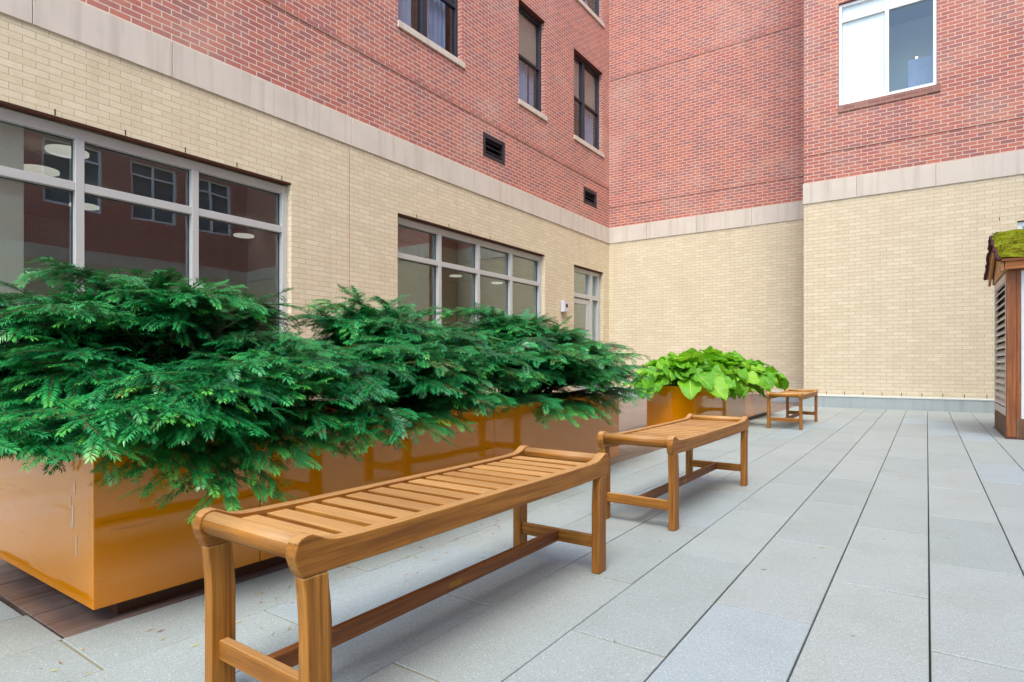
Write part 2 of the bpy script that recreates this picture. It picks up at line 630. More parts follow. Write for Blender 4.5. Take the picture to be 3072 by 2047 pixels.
pv, sand = MB(), MB()
PW, PL = .304, .931
for k in range(-23, 25):
    x0 = .007 + PW * k
    x1 = x0 + PW
    ph = 1.62 if k % 2 else 1.16
    gx = .0018 if k < -3 else .0026
    for j in range(-11, 14):
        y0 = ph + PL * (j - 1)
        y1 = y0 + PL
        yend = 12.9
        if y0 >= yend:
            continue
        y1 = min(y1, yend)
        if x1 < -2.0 and x0 < -2.125 + .05:          # beside the deck
            if y0 > .69:
                continue
            y1 = min(y1, .70)
        if y1 - y0 < .05:
            continue
        gy = .0036
        xa, xb, ya, yb = max(x0, XW) + gx, min(x1, XO) - gx, y0 + gy, y1 - gy
        if xb - xa < .05:
            continue
        dz = [random.uniform(-.0012, .0012) for _ in range(4)]
        b = .0022
        vs = [(xa, ya, -.045), (xb, ya, -.045), (xb, yb, -.045), (xa, yb, -.045),
              (xa, ya, -b + dz[0]), (xb, ya, -b + dz[1]), (xb, yb, -b + dz[2]), (xa, yb, -b + dz[3]),
              (xa + b, ya + b, dz[0]), (xb - b, ya + b, dz[1]), (xb - b, yb - b, dz[2]), (xa + b, yb - b, dz[3])]
        fs = [(8, 9, 10, 11)]
        for q in range(4):
            r2 = (q + 1) % 4
            fs.append((q, r2, r2 + 4, q + 4))
            fs.append((q + 4, r2 + 4, r2 + 8, q + 8))
        rv = random.random() ** 1.0
        rv = rv * .8 if random.random() < .86 else random.uniform(.9, 1.0)
        pv.add(vs, fs, rv)
        sand.add([(xa, ya - .008, -.0035), (xb, ya - .008, -.0035), (xb, ya + .0005, -.0035), (xa, ya + .0005, -.0035)], [(0, 1, 2, 3)])
o = pv.build('paving', M['paver'], recalc=False)
o['kind'] = 'structure'
sand.build('joint_sand', plain('cross_joint_sand', S(132, 126, 104), .95, 0, .25, .2, 12), o, recalc=False)

dk = MB()
bw = .142
x = -2.126
while x > XW:
    xa = max(x - bw + .004, XW)
    y = .704
    first = True
    while y < YB:
        L = random.uniform(2.2, 3.9)
        if first:
            L = random.uniform(1.2, 3.6)
            first = False
        ye = min(y + L, YB - .08)
        dk.box(xa, x, y, ye - .003, -.04, -.002 + random.uniform(-.001, .001))
        y = ye
        if y >= YB - .1:
            break
    x -= bw
o = dk.build('wooden_deck', M['deck'], bevel=.002, seg=1)
o['kind'] = 'structure'

kb = MB()
kb.box(XS - .08, XO, 12.9, YR - .003, -.04, .205)
kb.box(XS - .08, XS - .003, 12.98, YB - .08, -.04, .205)
kb.box(XW, XS - .083, YB - .08, YB - .003, -.04, .205)
o = kb.build('kerb', M['kerb'], bevel=.006)
o['kind'] = 'structure'
fl = MB()
fl.prism([(12.893, .205), (12.893, .222), (YR - .002, .240), (YR - .002, .206)], 0, XS - .09, XO)
fl.prism([(YB - .087, .205), (YB - .087, .222), (YB - .002, .240), (YB - .002, .206)], 0, XW, XS - .09)
o2 = fl.build('flashing', M['flash'], o)


# ------------------------------------------------------------------ buildings
class Plane:
    """a wall plane : u along the wall, d outwards, z up"""
    def __init__(self, kind, at):
        self.kind, self.at = kind, at

    def p(self, u, d, z):
        if self.kind == 'x+':
            return (self.at + d, u, z)
        if self.kind == 'x-':
            return (self.at - d, u, z)
        return (u, self.at - d, z)          # 'y-'

    def box(self, mb, u0, u1, d0, d1, z0, z1, rnd=None):
        a, b = self.p(u0, d0, z0), self.p(u1, d1, z1)
        mb.box(min(a[0], b[0]), max(a[0], b[0]), min(a[1], b[1]), max(a[1], b[1]), z0, z1, rnd)

    def quad(self, mb, pts, rnd=None):
        mb.add([self.p(*q) for q in pts], [tuple(range(len(pts)))], rnd)


def wall(mb, pl, u0, u1, z0, z1, opens, reveal=.2):
    us = sorted({u0, u1} | {q for o_ in opens for q in o_[:2] if u0 < q < u1})
    zs = sorted({z0, z1} | {q for o_ in opens for q in o_[2:] if z0 < q < z1})
    for i in range(len(us) - 1):
        for j in range(len(zs) - 1):
            cu, cz = (us[i] + us[i + 1]) / 2, (zs[j] + zs[j + 1]) / 2
            if any(a < cu < b and c < cz < d for a, b, c, d in opens):
                continue
            pl.quad(mb, [(us[i], 0, zs[j]), (us[i + 1], 0, zs[j]), (us[i + 1], 0, zs[j + 1]), (us[i], 0, zs[j + 1])])
    for a, b, c, d in opens:
        pl.quad(mb, [(a, 0, c), (a, -reveal, c), (a, -reveal, d), (a, 0, d)])
        pl.quad(mb, [(b, 0, c), (b, 0, d), (b, -reveal, d), (b, -reveal, c)])
        pl.quad(mb, [(a, 0, d), (a, -reveal, d), (b, -reveal, d), (b, 0, d)])
        pl.quad(mb, [(a, 0, c), (b, 0, c), (b, -reveal, c), (a, -reveal, c)])


def band(mb, pl, u0, u1, joints):
    js = [u0] + [j for j in joints if u0 + .05 < j < u1 - .05] + [u1]
    for a, b in zip(js[:-1], js[1:]):
        pl.box(mb, a + .003, b - .003, -.05, .018, ZB0, ZB1)


def closed_room(mb, pl, u0, u1, d0, d1, z0, z1, ceiling=True):
    """inside faces of a room behind the wall (d negative); the window side stays open"""
    q = pl.quad
    q(mb, [(u0, d1, z0), (u1, d1, z0), (u1, d1, z1), (u0, d1, z1)])
    q(mb, [(u0, d0, z0), (u0, d1, z0), (u0, d1, z1), (u0, d0, z1)])
    q(mb, [(u1, d0, z0), (u1, d1, z0), (u1, d1, z1), (u1, d0, z1)])
    q(mb, [(u0, d0, z1), (u1, d0, z1), (u1, d1, z1), (u0, d1, z1)])
    q(mb, [(u0, d0, z0), (u1, d0, z0), (u1, d1, z0), (u0, d1, z0)])


building = thing('apartment_building', 'red brick apartment building above a cream brick ground floor around the courtyard corner', 'building')
LW = Plane('x+', XW)
RB = Plane('y-', YB)
RR = Plane('y-', YR)

SILL = 1.02
openA = (.10, 4.765, SILL, 3.20)
openB = (6.675, 11.085, SILL, 3.213)
openC = (12.39, 13.945, -.01, 3.19)
U1 = (6.686, 8.26, 6.245, 8.31)
U2 = (10.06, 11.09, 6.245, 8.31)
U3 = (12.385, 13.90, 6.245, 8.31)
U4 = (12.385, 13.90, 9.60, 11.66)
V1 = (8.874, 9.573, 4.745, 5.20)
V2 = (12.868, 13.56, 4.755, 5.155)
VW = (-1.39, .147, 5.785, 7.75)
WW = (1.239, 3.3, .9, 3.218)
TOP = 15.5

m = MB()
wall(m, LW, -12, YB, -.05, ZB1, [openA, openB, openC])
wall(m, RB, XW, XS, -.05, ZB1, [])
wall(m, RR, XS, XO, -.05, ZB1, [WW])
m.add([(XS, YR, -.05), (XS, YB, -.05), (XS, YB, ZB1), (XS, YR, ZB1)], [(0, 1, 2, 3)])
m.build('cream_wall', M['cream_brick'], building, recalc=False)
m = MB()
wall(m, LW, -12, YB, ZB1, TOP, [U1, U2, U3, U4, V1, V2])
wall(m, RB, XW, XS, ZB1, TOP, [])
wall(m, RR, XS, XO, ZB1, TOP, [VW])
m.add([(XS, YR, ZB1), (XS, YB, ZB1), (XS, YB, TOP), (XS, YR, TOP)], [(0, 1, 2, 3)])
m.build('red_wall', M['red_brick'], building, recalc=False)
m = MB()
m.add([(-40, -12, TOP), (XW, -12, TOP), (XW, YB, TOP), (-40, YB, TOP)], [(0, 1, 2, 3)])
m.add([(-40, YB, TOP), (XS, YB, TOP), (XS, 40, TOP), (-40, 40, TOP)], [(0, 1, 2, 3)])
m.add([(XS, YR, TOP), (XO + 10, YR, TOP), (XO + 10, 40, TOP), (XS, 40, TOP)], [(0, 1, 2, 3)])
m.add([(-40, -12, -.05), (XW, -12, -.05), (XW, -12, TOP), (-40, -12, TOP)], [(0, 1, 2, 3)])
m.build('roof', M['flash'], building)

for pl_, a_, b_, js_ in ((LW, -12, YB - .0155, [3.253 + 1.25 * k for k in range(-14, 10)]), (RB, XW - .03, XS - .003, [-5.8, -4.54, -3.28]),
                         (RR, XS - .018, XO, [-1.09, .13, 1.37, 2.6, 3.85, 5.1, 6.3])):
    m = MB()
    band(m, pl_, a_, b_, js_)
    m.build('stone_band', M['stone'], building, bevel=.004, seg=1)

# projecting brick courses
m = MB()
LW.box(m, -12, YB - .013, -.02, .011, 5.415, 5.482)
RB.box(m, XW + .012, XS - .002, -.02, .011, 4.935, 5.0)
RB.box(m, XW + .012, XS - .002, -.02, .011, 8.255, 8.322)
RR.box(m, XS + .002, XO, -.02, .011, 4.935, 5.0)
RR.box(m, XS + .002, XO, -.02, .011, 8.255, 8.322)
m.build('brick_course', M['red_brick'], building)

# soft vertical movement joints and weep slots
m = MB()
LW.box(m, 5.712, 5.724, -.01, .0022, 0, ZB0 - .01)
LW.box(m, 5.712, 5.724, -.01, .0022, ZB1 + .01, TOP - .1)
m.build('movement_joint', plain('joint_sealant', S(186, 150, 128), .8), building)
wb = lambda u, a, b: (u - .005, u + .005, -.01, .0024, a, b)
pieces('weep_slot', M['weep'], building, [wb(-1.9 + .3045 * k, .243, .305) for k in range(11)] + [wb(1.009, 3.255, 3.315)], RR)
pieces('weep_slot', M['weep'], building, [wb(1.57 + .61 * k, 3.203, 3.262) for k in range(6)] + [wb(u, 3.217, 3.275) for u in (7.1, 7.9, 8.5, 9.1)], LW)

# steel lintels over the big openings
pieces('lintel', M['rust_lintel'], building, [(a + .002, b - .002, -.10, -.006, z - .016, z - .002) for a, b, c_, z in (openA, openB, openC, U2, U3)], LW)
pieces('lintel', M['rust_lintel'], building, [(VW[0] + .002, VW[1] - .002, -.05, -.006, VW[3] - .02, VW[3] - .002)], RR)


def storefront(pl, op, mulls, transom, head=.105, jamb=.075, mw=.078, tr=.085, fd=.09, sill=True, name='window'):
    """aluminium storefront : frame, mullions, one transom, panes set in the middle of the frame"""
    u0, u1, z0, z1 = op
    f = MB()
    d0, d1 = -fd - .11, -fd
    zt = z1 - .032
    f_box = lambda a, b, c, d, e=0.0: pl.box(f, a, b, d0, d1 + e, c, d)
    f_box(u0 + .002, u0 + jamb, z0, zt)
    f_box(u1 - jamb, u1 - .002, z0, zt)
    f_box(u0 + jamb, u1 - jamb, zt - head, zt, -.002)
    f_box(u0 + jamb, u1 - jamb, z0, z0 + .07, -.002)
    edges = [u0 + jamb] + [q for c in mulls for q in (c - mw / 2, c + mw / 2)] + [u1 - jamb]
    for c in mulls:
        f_box(c - mw / 2, c + mw / 2, z0 + .07, zt - head, 0)
    for a, b in zip(edges[0::2], edges[1::2]):
        f_box(a, b, transom - tr / 2, transom + tr / 2, -.003)
    fo = f.build(name, M['alu'], building, bevel=.003, seg=1)
    gm = MB()
    for a, b in zip(edges[0::2], edges[1::2]):
        for c, d in ((z0 + .07, transom - tr / 2), (transom + tr / 2, zt - head)):
            pl.quad(gm, [(a, -fd - .075, c), (b, -fd - .075, c), (b, -fd - .075, d), (a, -fd - .075, d)])
    gm.build('pane', M['glass'], fo, recalc=False)
    # dark gasket around each pane
    k = MB()
    for a, b in zip(edges[0::2], edges[1::2]):
        for c, d in ((z0 + .07, transom - tr / 2), (transom + tr / 2, zt - head)):
            pl.box(k, a, b, -fd - .072, -fd - .066, d - .008, d)
            pl.box(k, b - .008, b, -fd - .072, -fd - .066, c, d - .008)
    k.build('gasket', M['black_frame'], fo)
    if sill:
        s = MB()
        pl.box(s, u0 - .03, u1 + .03, -.2, .03, z0 - .085, z0 - .004)
        s.build('sill', M['stone'], fo, bevel=.004)
    return fo


fA = storefront(LW, openA, [1.26, 2.417, 3.56], 2.592)
fB = storefront(LW, openB, [7.775, 8.865, 9.94], 2.572)

# the glazed door with its side light
u0, u1, z0, z1 = openC
f = MB()
d0, d1 = -.2, -.09
zt = z1 - .03
for a, b, c, d, e in ((u0 + .002, u0 + .06, 0, zt, 0), (u1 - .13, u1 - .03, 0, zt, 0), (13.39, 13.50, 0, zt, 0),
                      (u0 + .06, 13.39, zt - .09, zt, -.002), (13.50, u1 - .13, zt - .09, zt, -.002),
                      (u0 + .06, 13.39, 2.45, 2.555, -.003), (13.50, u1 - .13, 2.45, 2.555, -.003), (13.50, u1 - .13, 0, .12, -.003)):
    LW.box(f, a, b, d0, d1 + e, c, d)
fo = f.build('door_frame', M['alu'], building, bevel=.003, seg=1)
gm = MB()
for a, b, c, d in ((u0 + .06, 13.39, 2.555, zt - .09), (13.50, u1 - .13, 2.555, zt - .09), (13.50, u1 - .13, .12, 2.45)):
    LW.quad(gm, [(a, -.16, c), (b, -.16, c), (b, -.16, d), (a, -.16, d)])
gm.build('pane', M['glass'], fo, recalc=False)
dm = MB()
for a, b, c, d in ((u0 + .07, u0 + .17, .02, 2.43), (13.25, 13.385, .02, 2.43), (u0 + .17, 13.25, 2.31, 2.43), (u0 + .17, 13.25, .02, .24)):
    LW.box(dm, a, b, -.165, -.115, c, d)
do = dm.build('door', M['alu'], building, bevel=.003, seg=1)
gm = MB()
LW.quad(gm, [(u0 + .17, -.14, .24), (13.25, -.14, .24), (13.25, -.14, 2.31), (u0 + .17, -.14, 2.31)])
gm.build('pane', M['glass'], do, recalc=False)
hm = MB()
hm.tube([LW.p(13.30, -.11, .95), LW.p(13.30, -.06, .97), LW.p(13.30, -.06, 1.2), LW.p(13.30, -.11, 1.22)], .012)
hm.build('handle', M['alu'], do)


def sash(pl, op, mulls, rails, frame, fw=.055, mw=.08, fd=.10, sillmat='stone', sill_h=.105, sill_out=.03, glass='glass_small'):
    u0, u1, z0, z1 = op
    f = MB()
    d0, d1 = -fd - .08, -fd
    bx = lambda a, b, c, d, e=0.0: pl.box(f, a, b, d0, d1 + e, c, d)
    bx(u0 + .002, u0 + fw, z0 + .002, z1 - .018)
    bx(u1 - fw, u1 - .002, z0 + .002, z1 - .018)
    bx(u0 + fw, u1 - fw, z1 - .018 - fw, z1 - .018, -.002)
    bx(u0 + fw, u1 - fw, z0 + .002, z0 + fw + .01, -.002)
    ed = [u0 + fw] + [q for c in mulls for q in (c - mw / 2, c + mw / 2)] + [u1 - fw]
    for c in mulls:
        bx(c - mw / 2, c + mw / 2, z0 + fw + .01, z1 - .018 - fw, .002)
    for a, b in zip(ed[0::2], ed[1::2]):
        for r_ in rails:
            bx(a, b, r_ - .024, r_ + .024, -.006)
    fo = f.build('window', M[frame], building, bevel=.003, seg=1)
    gm = MB()
    for a, b in zip(ed[0::2], ed[1::2]):
        zz = [z0 + fw] + [q for r_ in rails for q in (r_ - .02, r_ + .02)] + [z1 - fw]
        for c, d in zip(zz[0::2], zz[1::2]):
            pl.quad(gm, [(a, -fd - .045, c), (b, -fd - .045, c), (b, -fd - .045, d), (a, -fd - .045, d)])
    gm.build('pane', M[glass], fo, recalc=False)
    s = MB()
    pl.box(s, u0 - .012, u1 + .06, -.18, sill_out, z0 - sill_h, z0 - .001)
    s.build('sill', M[sillmat], fo, bevel=.004)
    rm = MB()
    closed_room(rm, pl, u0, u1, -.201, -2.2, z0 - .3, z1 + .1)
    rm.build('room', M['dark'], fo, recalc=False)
    return fo, ed


def drape(pl, mb, u0, u1, d, z0, z1, amp=.02, pitch=.11):
    k = max(6, int((u1 - u0) / .018))
    vs, fs = [], []
    for i in range(k + 1):
        u = u0 + (u1 - u0) * i / k
        dd = d + amp * math.sin(2 * math.pi * u / pitch) + amp * .4 * math.sin(2 * math.pi * u / pitch * 2.3 + 1)
        vs += [pl.p(u, dd, z0), pl.p(u, dd, z1)]
    for i in range(k):
        fs.append((2 * i, 2 * i + 2, 2 * i + 3, 2 * i + 1))
    mb.add(vs, fs, None, True)


w, ed = sash(LW, U1, [7.39], [7.24], 'black_frame', mw=.13)
c = MB()
drape(LW, c, 6.75, 7.2, -.235, 6.2, 8.3)
drape(LW, c, 7.5, 8.05, -.235, 6.2, 8.3)
c.build('curtain', M['curtain'], w, recalc=False)
w, ed = sash(LW, U2, [], [7.26], 'black_frame', fw=.075)
c = MB()
drape(LW, c, 10.35, 10.72, -.235, 6.2, 7.26)
drape(LW, c, 10.8, 11.0, -.25, 6.2, 7.26)
c.build('curtain', M['curtain'], w, recalc=False)
c = MB()
LW.box(c, 10.14, 11.02, -.20, -.19, 7.27, 8.25)
c.build('blind', M['beige_blind'], w)
w, ed = sash(LW, U3, [13.05], [7.26], 'black_frame', mw=.12)
c = MB()
drape(LW, c, 13.25, 13.8, -.235, 6.2, 7.26)
c.build('curtain', M['curtain'], w, recalc=False)
c = MB()
LW.box(c, 12.45, 12.98, -.20, -.19, 7.27, 8.25)
LW.box(c, 13.12, 13.84, -.20, -.19, 7.27, 8.25)
c.build('blind', M['beige_blind'], w)
w, ed = sash(LW, U4, [13.05], [10.6], 'black_frame', mw=.12)
c = MB()
drape(LW, c, 12.5, 13.8, -.4, 9.6, 11.6)
c.build('curtain', M['curtain'], w, recalc=False)

# the wide white window in the rear wall : white sheets behind the glass stand in for mirrored sky
w, ed = sash(RR, VW, [-.606], [7.405], 'white_frame', fw=.055, mw=.062, fd=.03, sillmat='rowlock', sill_h=.135, sill_out=.02, glass='glass_clear')
c = MB()
RR.box(c, -1.33, -.64, -.092, -.082, 5.83, 7.70)
RR.box(c, -.57, .09, -.092, -.082, 7.42, 7.70)
c.build('blind', M['blind'], w)
c = MB()
RR.quad(c, [(-.30, -.9, 5.6), (.14, -.9, 5.6), (.14, -.9, 6.72), (-.30, -.9, 6.72)])
c.build('furniture', M['curtain'], w, recalc=False)
c = MB()
RR.quad(c, [(-1.3, -1.6, 5.6), (.3, -1.6, 5.6), (.3, -1.6, 7.8), (-1.3, -1.6, 7.8)])
c.build('interior_wall', M['pale_wall'], w, recalc=False)
c = MB()
RR.box(c, -.18, -.145, -1.0, -.97, 6.765, 6.785)
c.build('lamp', M['glow_small'], w)
w, ed = sash(RR, WW, [2.3], [2.4], 'white_frame', fw=.07, fd=.05)

# rooms behind the ground-floor glass, with round ceiling lights
m = MB()
closed_room(m, LW, -.6, 6.1, -.201, -5.6, 0, 3.35)
closed_room(m, LW, 6.2, 14.25, -.201, -5.2, 0, 3.35)
m.build('room', M['room'], building, recalc=False)
m = MB()
LW.box(m, 1.32, 1.99, -.185, -.178, 0, 3.08)  # pale sheet added at the glass, standing in for a lamp-lit wall
m.build('roller_shade', M['pale_wall'], building)
m = MB()
LW.box(m, 8.5, 9.1, -2.3, -1.9, 0, 3.3)
m.build('partition', M['room'], building)
for (lx, ly, r_) in ((-7.44, 2.48, .19), (-8.41, 2.535, .185), (-9.80, 3.47, .175), (-9.76, 5.85, .165), (-9.72, 9.8, .155), (-9.79, 11.57, .155), (-9.70, 13.22, .155)):
    k = MB()
    k.tube([(lx, ly, 3.05), (lx, ly, 3.075)], r_, 28)
    k.build('ceiling_light', M['glow'], building)

# louvred wall vents
for (a, b, c0, c1) in (V1, V2):
    k = MB()
    LW.box(k, a + .002, a + .07, -.12, .008, c0 + .002, c1 - .002)
    LW.box(k, b - .07, b - .002, -.12, .008, c0 + .002, c1 - .002)
    LW.box(k, a + .07, b - .07, -.12, .006, c1 - .085, c1 - .002)
    LW.box(k, a + .07, b - .07, -.12, .006, c0 + .002, c0 + .075)
    h = (c1 - c0 - .16) / 3
    for q in range(3):
        zc = c0 + .075 + h * (q + .8)
        k.add([LW.p(a + .07, -.02, zc - .035), LW.p(b - .07, -.02, zc - .035), LW.p(b - .07, -.02, zc - .027), LW.p(a + .07, -.02, zc - .027),
               LW.p(a + .07, -.1, zc + .03), LW.p(b - .07, -.1, zc + .03), LW.p(b - .07, -.1, zc + .038), LW.p(a + .07, -.1, zc + .038)],
              [(0, 1, 2, 3), (4, 7, 6, 5), (0, 4, 5, 1), (3, 2, 6, 7), (0, 3, 7, 4), (1, 5, 6, 2)])
    vo_ = k.build('vent', M['vent'], building)
    k = MB()
    LW.quad(k, [(a, -.15, c0), (b, -.15, c0), (b, -.15, c1), (a, -.15, c1)])
    k.build('duct', plain('duct_black', (.004, .004, .004, 1), .9), vo_, recalc=False)

# wall light by the door
wl = thing('wall_light', 'small grey box wall light beside the glazed door', 'wall light', (XW, 11.845, 2.02))
k = MB()
k.box(.012, .115, -.10, .10, .0, .25)
lb = k.build('housing', M['lampbox'], wl, bevel=.004)
k = MB()
k.box(.1155, .1175, -.045, .045, .10, .18)
k.build('opening', M['vent'], wl)
k = MB()
k.box(.001, .012, -.06, .06, .03, .22)
k.build('back_plate', M['lampbox'], wl)

# ------------------------------------------------------------------ the building across the courtyard (mirrored in the glass)
opp = thing('opposite_building', 'red brick building across the courtyard, mirrored in the ground floor windows', 'building')
OP = Plane('x-', XO)
ops = []
for zc in (5.6, 8.9, 12.2, 15.5):
    for uc in (-9, -5.2, -1.4, 1.9, 4.6, 7.3, 9.6, 11.6):
        ops.append((uc - .75, uc + .75, zc, zc + 1.95))
m = MB()
wall(m, OP, -14, YR, ZB1, 18.5, ops)
m.add([(XO, -14, -.05), (XO + 20, -14, -.05), (XO + 20, -14, 18.5), (XO, -14, 18.5)], [(0, 1, 2, 3)])
m.build('red_wall', M['red_brick'], opp, recalc=False)
m = MB()
wall(m, OP, -14, YR, -.05, ZB1, [])
m.build('cream_wall', M['cream_brick'], opp, recalc=False)
m = MB()
band(m, OP, -14, YR - .03, [1.22 * k for k in range(-12, 12)])
m.build('stone_band', M['stone'], opp)
m = MB()
m.add([(XO, -14, 18.5), (XO + 20, -14, 18.5), (XO + 20, YR, 18.5), (XO, YR, 18.5)], [(0, 1, 2, 3)])
m.build('roof', M['flash'], opp)
for (a, b, c0, c1) in ops:
    f = MB()
    for p_, q_, r_, s_ in ((a, a + .07, c0, c1), (b - .07, b, c0, c1), (a + .07, b - .07, c1 - .07, c1), (a + .07, b - .07, c0, c0 + .08), ((a + b) / 2 - .035, (a + b) / 2 + .035, c0 + .08, c1 - .07)):
        OP.box(f, p_, q_, -.12, -.05, r_, s_)
    OP.box(f, a + .07, (a + b) / 2 - .035, -.11, -.06, c1 - .48, c1 - .42)
    OP.box(f, (a + b) / 2 + .035, b - .07, -.11, -.06, c1 - .48, c1 - .42)
    fo = f.build('window', M['white_frame'], opp)
    k = MB()
    OP.quad(k, [(a, -.15, c0), (b, -.15, c0), (b, -.15, c1), (a, -.15, c1)])
    k.build('pane', plain('dark_pane', S(104, 118, 124), .08, 0, .2) if 'dark_pane' not in bpy.data.materials else bpy.data.materials['dark_pane'], fo, recalc=False)

# ------------------------------------------------------------------ planters
def planter(label, x0, x1, y0, y1, joints, z0=.05, z1=.572, drips=False, group='ochre planters'):
    t = thing('planter', label, 'planter', (0, 0, 0))
    t.location = ((x0 + x1) / 2, y0, 0)
    ox, oy = (x0 + x1) / 2, y0
    W, L, T = (x1 - x0) / 2, y1 - y0, .03
    js = [0] + [j - y0 for j in joints] + [L]
    for side in (1, -1):
        for a, b in zip(js[:-1], js[1:]):
            k = MB()
            g0 = .0015 if a > 0 else 0
            g1 = .0015 if b < L else 0
            k.box(min(side * W, side * (W - T)), max(side * W, side * (W - T)), a + g0, b - g1, z0, z1)
            k.build('side_panel', M['lacquer'], t, bevel=.0025)
    ends = []
    for a, b in ((.0008, T), (L - T, L - .0008)):
        k = MB()
        k.box(-W + T + .0006, W - T - .0006, a, b, z0, z1 - .0006)
        ends.append(k.build('end_panel', M['lacquer'], t, bevel=.0015))
    k = MB()
    k.box(-W + T, W - T, T, L - T, z0 + .002, z1 - .07)
    k.build('soil', M['soil'], t)
    k = MB()
    k.box(-W + .05, W - .045, .085, L - .09, -.001, z0 - .0005)
    k.build('plinth', M['kick'], t)
    if drips:
        k = MB()
        for (dx, zt_, ln, wd) in ((-.115 , .437, .04, .0035), (-.15, .385, .03, .003), (-.128, .36, .075, .004), (-.10, .26, .065, .0028), (-.14, .30, .02, .002)):
            xx = W - .03 + dx
            k.box(xx - wd / 2, xx + wd / 2, -.0012, .0004, zt_ - ln, zt_)
        k.build('drip_stain', M['drip'], ends[0])
    return t


P1 = planter('long glossy ochre planter full of dark green yew, nearest to the camera', -3.14, -2.14, .782, 4.66, [1.351, 2.887], drips=True)
P2 = planter('glossy ochre planter full of lime green hostas behind the second bench', -2.71, -2.14, 6.673, 10.712, [8.92])
for p_ in (P1, P2):
    p_['group'] = 'glossy ochre planters'

# ------------------------------------------------------------------ benches
def make_bench(label):
    t = thing('garden_bench', label, 'bench', (0, 0, 0), 0, 'backless teak benches')
    L, W, T = 1.455, .205, .034
    H = L / 2
    # side rails : scrolled ends
    half = [(0.0, .425), (.0015, .439), (.007, .453), (.017, .463), (.030, .4672), (.043, .4668), (.057, .4610), (.071, .4540), (.087, .4480), (.105, .4442), (.13, .4418), (.18, .4402), (.30, .4388), (.5, .438)]
    bot = [(.5, .3735), (.25, .3745), (.105, .377), (.060, .378), (.0205, .378), (.0125, .391), (.0055, .407)]
    out = [(-H + s, z) for s, z in half] + [(H - s, z) for s, z in reversed(half)]
    out += [(H - s, z) for s, z in reversed(bot)] + [(-H + s, z) for s, z in bot]
    for sx_ in (1, -1):
        k = MB()
        k.prism(out, 0, sx_ * W - (T if sx_ > 0 else 0), sx_ * W + (0 if sx_ > 0 else T))
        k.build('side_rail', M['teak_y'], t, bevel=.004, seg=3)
    for sy in (1, -1):
        k = MB()
        k.tube([(-W + T - .004, sy * (H - .034), .434), (W - T + .004, sy * (H - .034), .434)], .0275, 24)
        ob = k.build('end_roller', M['teak_x'], t)
    k = MB()
    ns = 15
    pitch = (L - .158) / ns
    for i in range(ns):
        yc = -H + .079 + pitch * (i + .5)
        e = abs(yc) / H
        zt_ = .4290 + .006 * max(0, e - .75) / .25
        k.box(-W + T - .003, W - T + .003, yc - .0310, yc + .0310, zt_ - .024, zt_)
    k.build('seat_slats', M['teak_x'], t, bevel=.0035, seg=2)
    # legs, sabre-curved at the top
    legp = [(.031, .0), (.031, .25), (.030, .285), (.0275, .32), (.0245, .35), (.0205, .3778), (.060, .3778), (.084, .3768), (.0875, .345), (.0915, .31), (.0945, .27), (.0945, 0)]
    for sx_ in (1, -1):
        for sy in (1, -1):
            k = MB()
            k.prism([(sy * (-H + s) * 1.0, z) for s, z in legp], 0, sx_ * W - (T if sx_ > 0 else 0) + .0006 * sx_ * 0, sx_ * W + (0 if sx_ > 0 else T))
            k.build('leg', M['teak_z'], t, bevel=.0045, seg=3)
    for sy in (1, -1):
        k = MB()
        yc = sy * (H - .0625)
        k.box(-W + T - .004, W - T + .004, yc - .0125, yc + .0125, .094, .142)
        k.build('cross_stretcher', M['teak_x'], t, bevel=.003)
    k = MB()
    k.box(-.0125, .0125, -H + .0745, H - .0745, .096, .140)
    st = k.build('long_stretcher', M['teak_dark'], t, bevel=.003)
    k = MB()
    k.box(.0124, .0138, -.032, .032, .109, .127)
    k.build('plaque', M['brass'], st, bevel=.0006, seg=1)
    return t


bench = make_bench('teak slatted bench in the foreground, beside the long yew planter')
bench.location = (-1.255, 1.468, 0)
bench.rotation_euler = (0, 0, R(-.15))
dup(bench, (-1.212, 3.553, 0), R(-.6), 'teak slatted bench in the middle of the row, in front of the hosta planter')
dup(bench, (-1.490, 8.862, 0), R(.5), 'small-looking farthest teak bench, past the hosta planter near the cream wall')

# ------------------------------------------------------------------ kiosk with a moss roof
kx, ky0, ky1 = .72, 8.52, 9.97
kw = 1.55
ko = thing('garden_kiosk', 'cedar kiosk with louvred white side and mossy green gable roof, at the right edge', 'kiosk', (kx, ky0, 0))
D = ky1 - ky0
pieces('post', M['cedar'], ko, [(a + .004, b, c + .003, d - .003, .02, 1.86) for a, b in ((0, .085), (kw - .085, kw)) for c, d in ((0, .10), (D - .1, D))], None, .004)
k = MB()
k.box(.10 - .014, .128, .012, .03, .2, 1.86)
k.build('panel_stile', M['cedar'], ko, bevel=.002)
k = MB()
k.box(.128, kw - .1, .022, .04, .225, 1.852)
wp = k.build('notice_panel', M['panel_white'], ko, bevel=.002)
k = MB()
for a, b, c, d in ((.155, .158, .4, 1.72), (.155, 1.3, 1.72, 1.723), (.155, 1.3, .4, .403)):
    k.box(a, b, .0205, .0225, c, d)
k.build('border_line', M['curtain'], wp)
k = MB()
k.box(.0865, kw - .086, .008, .05, .0, .2235)
k.box(.006, .05, .101, D - .101, .0, .245)
k.box(kw - .05, kw - .006, .101, D - .101, .0, .245)
k.box(.086, kw - .086, D - .05, D - .008, .0, .245)
k.build('base_board', M['grey_wood'], ko, bevel=.003)
k = MB()
k.box(-.008, kw, -.012, D + .01, -.001, .019)
k.build('base_trim', M['kick'], ko)
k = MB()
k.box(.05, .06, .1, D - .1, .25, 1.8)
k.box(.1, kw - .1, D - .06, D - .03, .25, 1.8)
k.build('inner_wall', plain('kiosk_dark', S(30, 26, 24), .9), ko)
lv = MB()
lv.box(.0, .03, .102, .135, .247, 1.84)
